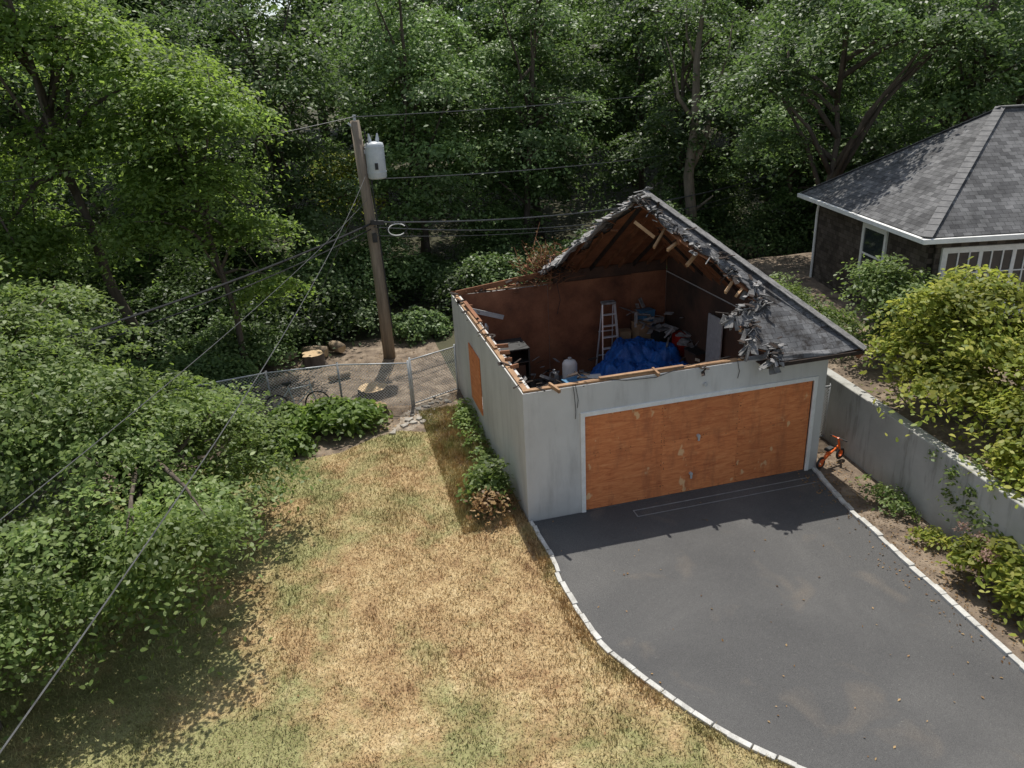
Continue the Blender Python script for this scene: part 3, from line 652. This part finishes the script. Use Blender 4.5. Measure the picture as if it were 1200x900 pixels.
mb=MB();mb.tube([(ov-.10,LY-.6,E-.1),(ov-.12,LY-.55,E-.5),(ov-.12,LY-.55,1.3)],.04,8);mb.obj('downpipe',M['white'],h)
def glassmat():
    m,nt,N,L,b=new_mat('window_glass');b.inputs['Base Color'].default_value=(.03,.036,.04,1);b.inputs['Roughness'].default_value=.06;b.inputs['Specular IOR Level'].default_value=.8;return m
M['glass']=glassmat()
def win_left(y0,y1,z0,z1):
    fx=ov-.06;mb=MB();f=.11
    mb.box((fx-.05,y0-f,z0-f),(fx,y0,z1+f));mb.box((fx-.05,y1,z0-f),(fx,y1+f,z1+f));mb.box((fx-.05,y0,z1),(fx,y1,z1+f));mb.box((fx-.05,y0,z0-f),(fx,y1,z0))
    mb.box((fx-.04,y0,(z0+z1)/2-.025),(fx-.01,y1,(z0+z1)/2+.025));mb.obj('side_window_frame',M['white'],h)
    mb=MB();mb.box((fx-.025,y0,z0),(fx-.012,y1,z1));mb.obj('side_window_glass',M['glass'],h)
win_left(2.35,3.4,2.45,3.8)
def win_front(x0,x1,z0,z1,nx,nz):
    fy=ov-.06;mb=MB();f=.13
    mb.box((x0-f,fy-.06,z0-f),(x0,fy,z1+f));mb.box((x1,fy-.06,z0-f),(x1+f,fy,z1+f));mb.box((x0,fy-.06,z1),(x1,fy,z1+f));mb.box((x0,fy-.06,z0-f),(x1,fy,z0))
    for i in range(1,nx):
        x=x0+(x1-x0)*i/nx;w_=.045 if i%3==0 else .016;mb.box((x-w_,fy-.05,z0),(x+w_,fy-.03,z1))
    for k in range(1,nz):
        z=z0+(z1-z0)*k/nz;mb.box((x0,fy-.053,z-.014),(x1,fy-.033,z+.014))
    mb.obj('porch_window_frame',M['white'],h)
    mb=MB();mb.box((x0,fy-.03,z0),(x1,fy-.012,z1));mb.obj('porch_window_glass',M['glass'],h)
win_front(.75,3.9,2.3,3.75,12,3);win_front(4.2,6.9,2.3,3.75,9,3)
# ------------------------------------------------------------ utility pole
PX,PY=-1.61,10.46
u=empty('utility_pole',(PX,PY,0))
mb=MB();mb.tube([(0.02,0,-.1),(0,0,2.5),(-.08,0,4.6),(-.17,0,7.05)],[.19,.175,.155,.13],14);mb.obj('pole',M['polewood'],u,True)
mb=MB();mb.tube([(.28,-.05,5.45),(.28,-.05,5.5),(.28,-.05,6.35),(.28,-.05,6.42),(.28,-.05,6.46)],[.24,.27,.27,.25,.12],20);mb.obj('transformer_can',M['tankgrey'],u,True)
mb=MB();mb.beam((-.12,0,5.7),(.06,-.03,5.7),.08,.1);mb.beam((-.12,0,6.2),(.06,-.03,6.2),.08,.1)
for z in (5.62,6.3): mb.tube([(.28,-.05,z),(.28,-.05,z+.03)],.28,20)
for dx in (-.1,.1): mb.tube([(.28+dx,-.05,6.44),(.28+dx*1.1,-.05,6.52),(.28+dx*1.2,-.05,6.68)],[.04,.055,.02],8)
mb.tube([(-.17,0,7.05),(-.17,0,7.2)],[.04,.05],8);mb.beam((-.16,-.02,6.8),(-.36,-.05,7.0),.04,.05);mb.obj('brackets_and_insulators',M['tankgrey'],u)
mb=MB();mb.tube([(.2,-.16,1.0),(.12,-.17,4.0),(.05,-.16,6.8)],.02,6);mb.beam((-.08,-.2,4.25),(.30,-.18,4.2),.1,.12);mb.beam((-.08,-.2,3.8),(.05,-.2,3.8),.2,.25)
mb.box((.22,-.34,5.72),(.31,-.322,5.9));mb.obj('riser_conduit',M['black'],u)
def wire(mb,a,b,sag,r=.012,n=20):
    a=Vector(a);b=Vector(b);mb.tube([a.lerp(b,i/n)-Vector((0,0,sag*4*(i/n)*(1-i/n))) for i in range(n+1)],r,5)
mb=MB()
wire(mb,(-1.8,10.4,7.15),(25,24.4,7.6),.35,.013);wire(mb,(-1.4,10.35,5.45),(22.8,22.9,5.0),.5,.015)
wire(mb,(-1.6,10.3,4.25),(16,17.2,3.5),.55,.028);wire(mb,(-1.6,10.3,4.1),(16,17.0,3.2),.75,.018);wire(mb,(-1.6,10.3,3.85),(16,17.0,2.9),.6,.010)
wire(mb,(-1.8,10.4,7.15),(-20,8.5,6.0),.4,.010)
wire(mb,(-1.7,10.3,4.9),(-8.3,-11,4.6),.35,.006);wire(mb,(-1.65,10.3,5.6),(-6.2,-11.2,4.4),.55,.007)
wire(mb,(-1.7,10.4,5.3),(-4.4,11.9,.2),.0,.009)
mb.obj('overhead_wires',M['wire'],None)
mb=MB();wire(mb,(-1.7,10.3,4.2),(-12.8,-.8,3.9),.35,.028);wire(mb,(-1.7,10.3,4.05),(-12.8,-.9,3.7),.45,.016)
c=Vector((-.95,10.25,4.0));mb.tube([c+Vector((.30*math.cos(a),.03*math.sin(3*a),.19*math.sin(a))) for a in np.linspace(0,6.28*2,40)],.014,5)
mb.obj('telecom_cables',M['black'],None)
mb=MB();mb.tube([c+Vector((.26*math.cos(a),-.03,.17*math.sin(a)-.02)) for a in np.linspace(.5,5.5,30)],.016,5);mb.obj('cable_loop',M['white'],None)
# ------------------------------------------------------------ chain link
def chainlink(name,P,ht=1.2,sp=.085,gate=False):
    e=empty(name);mb=MB();mw=MB()
    for a,b in zip(P,P[1:]):
        a=Vector((*a,0));b=Vector((*b,0));L=(b-a).length;d=(b-a)/L
        n=int((L+ht)/sp)
        for s in (1,-1):
            for i in range(n):
                s0=-ht+i*sp
                u0=max(0,s0);z0=u0-s0;u1=min(L,s0+ht);z1=u1-s0
                if u1<=u0: continue
                if s<0: u0,u1=L-u0,L-u1
                off=Vector((-d.y,d.x,0))*.004*s
                mw.beam(a+d*u0+Vector((0,0,z0+.03))+off,a+d*u1+Vector((0,0,z1+.03))+off,.007,.007)
        mb.tube([a+Vector((0,0,ht+.03)),b+Vector((0,0,ht+.03))],.02,8)
        k=max(1,round(L/2.4))
        for i in range(k+1):
            p=a+d*(L*i/k);mb.tube([p-Vector((0,0,.1)),p+Vector((0,0,ht+.10))],.028,8)
        if gate: mb.tube([a+Vector((0,0,.05)),b+Vector((0,0,.05))],.018,8)
    mw.obj('mesh_wires',M['metal'],e);mb.obj('posts_and_rails',M['metal'],e,True)
chainlink('chain_link_fence',[(-1.42,6.35),(-3.2,6.95),(-5.0,7.05),(-8,6.6)])
chainlink('chain_link_gate',[(-.06,7.0),(-1.36,6.42)],1.25,gate=True)
chainlink('side_gate',[(6.42,1.2),(7.38,1.15)],1.25,.07,gate=True)
# ------------------------------------------------------------ stumps, logs, bicycle, balance bike
def stump(x,y,r,hh,seed):
    rg=np.random.default_rng(seed);e=empty('tree_stump',(x,y,0));n=22;V=[];F=[]
    rr=r*(1+.10*rg.normal(size=n))
    for z,s in ((-.02,1.3),(.1,1.05),(hh,1)):
        for k in range(n):
            a=2*math.pi*k/n;V.append((rr[k]*s*math.cos(a),rr[k]*s*math.sin(a),z))
    for j in range(2):
        for k in range(n):F.append((j*n+k,j*n+(k+1)%n,(j+1)*n+(k+1)%n,(j+1)*n+k))
    mesh_obj('bark',V,F,M['bark'],e,True)
    mesh_obj('cut_face',[(rr[k]*math.cos(2*math.pi*k/n),rr[k]*math.sin(2*math.pi*k/n),hh+.002) for k in range(n)],[tuple(range(n))],M['cut'],e)
stump(-2.35,7.55,.38,.22,1);stump(-2.3,6.2,.2,.25,2)
M['palebark']=simple('pale_log_bark',(.15,.11,.075),(.34,.26,.17),5,.95,.6,.02,20)
def log(a,b,r,nm='felled_log'):
    e=empty(nm);mb=MB();mb.tube([a,Vector(a).lerp(Vector(b),.5)+Vector((0,0,.02)),b],[r,r*1.05,r*.92],16);mb.obj('bark',M['palebark'],e,True)
    for p,q in ((a,b),(b,a)):
        p=Vector(p);q=Vector(q);d=(p-q).normalized();mb=MB();mb.tube([p,p+d*.004],r*.9,16);mb.obj('cut_end',M['cut'],e)
log((-3.5,11.2,.18),(-4.2,11.5,.18),.18);log((-4.5,11.4,.15),(-4.9,11.0,.15),.15);log((-3.3,11.7,.2),(-3.0,11.3,.2),.17);log((-5.6,8.9,.12),(-4.4,9.6,.12),.12);log((-2.9,9.2,.1),(-3.5,9.0,.1),.1)
stump(-3.9,10.7,.33,.35,5)
def wheel(mb,c,r,t,ax):
    ax=Vector(ax).normalized();u_=ax.orthogonal().normalized();v_=ax.cross(u_);c=Vector(c)
    mb.tube([c+(u_*math.cos(a)+v_*math.sin(a))*r for a in np.linspace(0,2*math.pi,29)],t,6,False)
def bicycle(loc,rz,lean):
    e=empty('bicycle',loc);e.rotation_euler=(lean,0,rz);mb=MB()
    for x in (-.52,.52): wheel(mb,(x,0,.33),.31,.022,(0,1,0))
    mb.tube([(-.2,-.02,.9),(-.2,.02,.9)],.06,6);mb.beam((-.32,0,.92),(-.08,0,.93),.12,.05)
    mb.tube([(.34,-.28,1.0),(.38,0,.98),(.34,.28,1.0)],.014,6);mb.obj('wheels_saddle_handlebar',M['black'],e)
    mb=MB()
    for a,b in (((-.52,0,.33),(-.05,0,.30)),((-.05,0,.30),(-.2,0,.88)),((-.52,0,.33),(-.17,0,.76)),((-.17,0,.76),(.36,0,.82)),((-.05,0,.30),(.38,0,.72)),((.36,0,.98),(.42,0,.62)),((.42,0,.62),(.52,0,.33))): mb.tube([a,b],.016,6)
    for x in (-.52,.52):
        for k in range(12):
            a=k*math.pi/6;mb.tube([(x,0,.33),(x+.30*math.cos(a),0,.33+.30*math.sin(a))],.003,4)
    mb.obj('frame_and_spokes',M['metal'],e)
bicycle((-4.35,6.75,0),-.1,-.18)
def scooter(loc,rz):
    e=empty('balance_bike',loc);e.rotation_euler=(0,0,rz);mb=MB()
    for x in (-.34,.34): wheel(mb,(x,0,.14),.115,.024,(0,1,0))
    mb.beam((-.2,0,.40),(.0,0,.40),.10,.045);mb.tube([(.20,-.2,.55),(.22,.2,.55)],.018,6);mb.obj('wheels_seat_grips',M['black'],e)
    mb=MB()
    for a,b in (((-.34,0,.14),(-.1,0,.24)),((-.1,0,.24),(.24,0,.36)),((-.1,0,.24),(-.1,0,.40)),((.2,0,.56),(.34,0,.14)),((-.34,0,.14),(-.1,0,.37))): mb.tube([a,b],.024,8)
    mb.tube([(.20,-.14,.55),(.21,.14,.55)],.014,6)
    for x in (-.34,.34): wheel(mb,(x,0,.14),.07,.018,(0,1,0))
    mb.obj('frame',M['orange'],e)
scooter((6.72,.05,0),.35)
# ------------------------------------------------------------ trees: near left
def tk(h,r,lean=(0,0),n=6,seed=0):
    rg=np.random.default_rng(seed);P=[];Rr=[]
    for i in range(n+1):
        t=i/n;P.append((lean[0]*t+rg.normal()*.05*h*.1,lean[1]*t+rg.normal()*.05*h*.1,h*t-.1));Rr.append(r*(1.25 if i==0 else 1)*(1-.75*t))
    return P,Rr
make_tree('dogwood_tree',(-7.0,1.2,0),[((0,0,2.3),(2.0,2.1,1.4)),((.9,-1.4,1.4),(1.4,1.3,1.1)),((-1.4,.8,3.0),(1.8,1.8,1.3)),((1.2,1.4,1.6),(1.2,1.2,1.1)),((-.9,-2.4,1.6),(1.5,1.4,1.2)),((1.8,.2,1.1),(.9,1.0,.8)),((.7,-2.8,1.5),(1.1,1.0,.8)),((1.1,-3.1,2.2),(.9,.8,.5))],tk(2.4,.12,(.2,.1),seed=1),370,115,.27,.10,M['leaf_mid'],31,HEX,34,.18,.25)
make_tree('dogwood_tree',(-10.2,3.2,0),[((0,0,3.2),(2.6,2.6,1.9)),((1.5,-1.8,2.4),(1.9,1.8,1.4)),((.6,2.2,3.3),(2.0,1.9,1.5)),((-.6,-3.4,2.2),(2.1,1.8,1.5))],tk(3.8,.15,(.3,-.2),seed=2),380,105,.31,.115,M['leaf_mid'],32,HEX,26,.2,.3)
make_tree('garden_shrub',(-8.4,-2.6,0),[((0,0,1.4),(1.4,1.2,1.2)),((-1.2,-.5,.9),(1.1,1.0,.9))],tk(1.0,.05,seed=3),130,95,.24,.09,M['leaf_mid'],33,HEX,12,.2)
make_tree('maple_tree',(-8.9,11.8,0),[((.5,-.6,6.6),(2.6,2.4,1.3)),((-.6,.4,9.3),(2.6,2.6,1.6)),((-2.2,-.6,4.4),(1.9,1.8,1.0)),((-1.6,-.5,12),(2.4,2.4,1.6)),((1.8,-.4,8.6),(1.8,1.8,1.1))],tk(12.5,.17,(-1.4,.2),8,4),360,95,.40,.155,M['leaf_bright'],41,DIA,24,.22)
make_tree('maple_tree',(-13.5,12.5,0),[((0,0,6.0),(3.2,3.0,2.0)),((.5,-.6,9.2),(3.4,3.2,2.2)),((1.6,-2.4,4.0),(2.6,2.0,1.3)),((-1,0,12.4),(3.0,3.0,2))],tk(13,.24,(.6,-.4),8,5),400,95,.44,.17,M['leaf_bright'],42,DIA,24,.22)
make_tree('maple_tree',(-5.6,9.9,0),[((-.9,.2,5.6),(1.8,1.7,1.0)),((-.4,.4,7.4),(1.9,1.7,1.2)),((.6,.6,4.3),(1.1,1.1,.6)),((-1.8,-.4,4.6),(1.5,1.3,.8)),((.9,.2,2.7),(.8,.8,.4))],tk(8.2,.10,(-1.0,.5),8,6),280,85,.36,.14,M['leaf_bright'],43,DIA,20,.2)
make_tree('sunlit_clearing_standin',(-1.9,24.5,0),[((0,0,4.2),(1.3,1.0,.9)),((.3,.2,3.0),(1.2,1.0,.7))],tk(3.8,.08,(0,0),6,7),80,80,.35,.17,M['leaf_yellow'],44,DIA,10)  # yellow-leaved bush standing in for a sunlit clearing, its brightness put in leaf colour
# ------------------------------------------------------------ right side shrubs
make_tree('yellow_green_shrub',(8.75,-.9,1.4),[((0,0,1.3),(1.2,1.2,1.0)),((-.8,-.7,.8),(.9,.9,.7)),((.6,.4,2.1),(.9,.9,.7)),((1.1,-.9,1.5),(1.0,1.0,1.0)),((-.5,.5,2.0),(.6,.6,.5)),((-.9,.5,1.2),(.6,.6,.5))],tk(1.6,.06,seed=7),220,75,.23,.12,M['leaf_yellow'],51,HEX,24,.25)
make_tree('yellow_green_shrub',(8.3,-3.5,1.4),[((0,0,.8),(1.0,1.1,.9)),((.9,.5,1.3),(1.1,1.0,1.0)),((-.5,-1.3,.5),(.9,.9,.7)),((-.8,-.2,.2),(.6,.7,.5))],tk(1.2,.05,seed=8),170,75,.23,.115,M['leaf_yellow'],52,HEX,16,.25)
make_tree('garden_shrub',(9.5,1.5,1.4),[((0,0,1.4),(.9,.8,.8)),((-.3,-.3,.9),(.8,.8,.8)),((-.5,.5,1.9),(.6,.6,.6))],tk(1.6,.06,seed=9),140,85,.2,.10,M['leaf_mid'],53,HEX,14,.25)
make_tree('garden_shrub',(8.6,3.6,1.4),[((0,0,.5),(.9,1.2,.5)),((.3,2,.5),(.8,1.2,.6))],None,100,80,.18,.09,M['leaf_mid'],54,HEX)
make_tree('hydrangea_bush',(6.5,-4.3,0),[((0,0,.45),(.45,.6,.4)),((.05,-.9,.4),(.4,.5,.35))],tk(.5,.03,seed=10),60,55,.12,.12,M['leaf_yellow'],55,HEX,10)
make_tree('hydrangea_flowers',(6.35,-4.1,0),[((0,0,.55),(.45,.5,.35))],None,9,120,.05,.04,M['leaf_flower'],56,HEX,flat=.9)
make_tree('weed_plant',(6.75,-1.7,0),[((0,0,.18),(.25,.7,.18))],None,16,40,.10,.08,M['leaf_mid'],57,HEX)
make_tree('weed_plant',(6.6,-2.9,0),[((0,0,.15),(.25,.5,.15))],None,10,40,.08,.08,M['leaf_yellow'],58,HEX)
make_tree('climbing_vine',(6.98,-3.4,0),[((0,0,.6),(.08,.8,.6)),((.1,.5,1.2),(.15,.9,.35))],None,34,30,.10,.09,M['leaf_mid'],59,HEX,flat=.8)
make_tree('bed_shrub',(-3.6,5.6,0),[((0,0,.4),(.9,.7,.4)),((-.9,.2,.35),(.7,.5,.35)),((.7,.1,.35),(.5,.5,.3))],None,100,55,.17,.17,M['leaf_bright'],61,HEX)
make_tree('bed_shrub',(-5.2,5.0,0),[((0,0,.45),(.7,.7,.4))],None,50,60,.15,.15,M['leaf_mid'],62,HEX)
make_tree('hosta_plant',(-4.7,4.7,0),[((0,0,.25),(.5,.3,.25))],None,30,50,.12,.16,M['leaf_bright'],63,HEX)
make_tree('wall_shrub',(-.55,.85,0),[((0,0,.45),(.34,.45,.42)),((-.1,.5,.25),(.35,.4,.25))],tk(.5,.02,seed=11),34,42,.13,.11,M['leaf_mid'],64,HEX,10)
make_tree('wall_shrub_dry',(-.65,.55,0),[((0,0,.3),(.35,.4,.28))],None,18,40,.12,.10,M['leaf_dry'],65,HEX)
make_tree('wall_shrub',(-.3,2.9,0),[((0,0,.18),(.22,1.2,.2)),((.02,1.7,.25),(.2,.8,.28))],None,36,42,.12,.09,M['leaf_mid'],66,HEX)
e=empty('dead_tree',(11.2,15.5,0));mb=MB()
mb.tube([(0,0,0),(.1,0,2),(-.15,0,4),(.05,0,6),(.0,0,8.3),(.25,.1,10),(.2,.1,12)],[.27,.23,.2,.17,.12,.07,.02],12)
mb.tube([(-.1,0,4.2),(.5,0,5.2),(.7,0,6.6),(1.3,0,8.4),(1.4,0,9.6)],[.13,.11,.08,.04,.01],8);mb.tube([(0,0,6),(-.6,.2,6.9),(-.8,.2,8),(-1.2,.2,9)],[.1,.07,.03,.01],8);mb.tube([(.1,0,2.6),(.8,-.3,3.2)],[.08,.03],6);mb.tube([(0,0,8),(-.4,.1,9),(-.5,0,10.5)],[.07,.04,.01],6)
mb.obj('trunk_and_limbs',simple('pale_dead_bark',(.11,.09,.065),(.25,.20,.15),4,.95,.8,.03,14,(1,1,.3)),e,True)
rg3=np.random.default_rng(91);P,Nn,c=crown_points([((.1,0,9.6),(1.3,1.2,1.0)),((.9,0,8.0),(.6,.6,.4)),((0,-.1,5.3),(.35,.35,.7))],46,60,.28,rg3);link(bpy.data.objects.new('vine_leaves',leaves_mesh('vine_leaves',P,Nn,.13,M['leaf_forest'],DIA,rg3)),e)
make_tree('overhanging_tree',(13.6,10.6,0),[((0,-.4,9.3),(2.6,2.4,1.4)),((-1.3,-3.0,8.9),(1.2,1.1,.6)),((2.4,-1.6,8.6),(1.8,1.6,1.0)),((-2.4,.4,7.2),(1.5,1.5,1.0)),((-1.6,.6,5.4),(1.4,1.2,.9)),((1.0,-3.6,8.6),(1.2,1.0,.5))],tk(9,.17,(0,-.4),8,14),300,75,.40,.155,M['leaf_forest'],45,DIA,16,.22)
# ------------------------------------------------------------ woodland (one merged mass, leaves + trunks)
protos=[]
for s in range(4):
    rg=np.random.default_rng(100+s);hh=13+rg.uniform(-1,2);bl=[]
    for k in range(9):
        z=2.5+k*(hh-3)/8.5;R_=3.4*math.sin(math.pi*(.18+.72*k/9))**.7
        a=rg.uniform(0,6.28);bl.append(((math.cos(a)*1.5,math.sin(a)*1.5,z),(R_*rg.uniform(.65,1.1),R_*rg.uniform(.65,1.1),1.2)))
    P,Nn,c=crown_points(bl,300,80,.46,rg,.24,.3)
    t=tk(hh-1,.2,(rg.normal()*.7,rg.normal()*.7),8,s);m_=limbs(t,c,.2,rg,22)
    protos.append((P,Nn,m_))
rg2=np.random.default_rng(9);UP,UN,c=crown_points([((0,0,.9),(1.5,1.5,1.0)),((1,.8,.7),(1.2,1.2,.7))],80,80,.3,rg2)
AP_=[];AN=[];AS=[];AT=[];TV=[];TF=[]
rg=np.random.default_rng(77);rgt=np.random.default_rng(12)
def put(P,Nn,x,y,z,sc,sz,rot,leaf,keep,tone):
    k=rg.random(len(P))<keep;P=P[k];Nn=Nn[k]
    cr,sr=math.cos(rot),math.sin(rot);R=np.array([[cr,-sr,0],[sr,cr,0],[0,0,1]])
    Q=(P@R.T)*np.array([sc,sc,sc*sz])+np.array([x,y,z]);ok=Q[:,2]>z-.02
    AP_.append(Q[ok]);AN.append((Nn@R.T)[ok]);AS.append(np.full(ok.sum(),leaf));AT.append((tone*(.55+.9*vnoise(Q,1.1,3)))[ok])
def plant(x,y,sc,leaf=.2,keep=1.0):
    P,Nn,m_=protos[rg.integers(len(protos))];rot=rg.uniform(0,6.28);z=gz(x,y)-.1;rg.uniform(.6,1.4);tone=rgt.choice([.7,.9,1.05,1.25,1.6])  # per-tree tone: the brighter values paint sunlit patches into the woodland leaves
    put(P,Nn,x,y,z,sc,1,rot,leaf,keep,tone)
    V=np.array(m_.V);cr,sr=math.cos(rot),math.sin(rot);R=np.array([[cr,-sr,0],[sr,cr,0],[0,0,1]])
    n0=sum(len(v) for v in TV);TV.append((V@R.T)*sc+np.array([x,y,z]));TF.extend([tuple(i+n0 for i in f) for f in m_.F])
for (yy,xa,xb,spc,sc,leaf,keep) in ((19.5,-9,22,5.2,.82,.18,1),(26,-16,31,6,1.0,.21,1),(35,-23,42,8,1.25,.32,.7),(47,-30,58,10,1.6,.5,.5),(64,-40,82,13,2.1,.75,.4)):
    x=xa
    while x<xb:
        if not (abs(x+2.2)<2.2 and 20<yy<50): plant(x+rg.normal()*.8,yy+rg.normal()*1.2,sc*rg.uniform(.85,1.15),leaf,keep)
        x+=spc
for (x,y,sc) in ((16,15.5,.72),(18.5,11,.9),(21,5,1),(24,13,1),(-16,18,1),(-20,10,1),(-19,3,1)): plant(x,y,sc)
for i in range(60):
    x=rg2.uniform(-14,22);y=rg2.uniform(14.0,22) if i>26 else rg2.uniform(12.6,14.5);s_=rg2.uniform(.6,1.5)
    put(UP,UN,x,y,-.05,s_,rg2.uniform(.8,1.6),rg2.uniform(0,6.28),.15,1,rg2.uniform(.6,1.3))
for (x,y,s_) in ((-7.2,9.4,.7),(-6.6,10.6,.9),(-5.2,12.2,.8),(-8.4,8.4,.8),(-.6,12.2,.5),(8.3,9.2,.7)): put(UP,UN,x,y,-.05,s_,1.1,x,.14,1,1.2)
P=np.concatenate(AP_);Nn=np.concatenate(AN)
wood=empty('woodland')
link(bpy.data.objects.new('foliage',leaves_mesh('foliage',P,Nn,np.concatenate(AS),M['leaf_forest'],DIA,rg,tone=np.concatenate(AT))),wood)
mesh_obj('trunks',np.concatenate(TV),TF,M['bark'],wood,True)
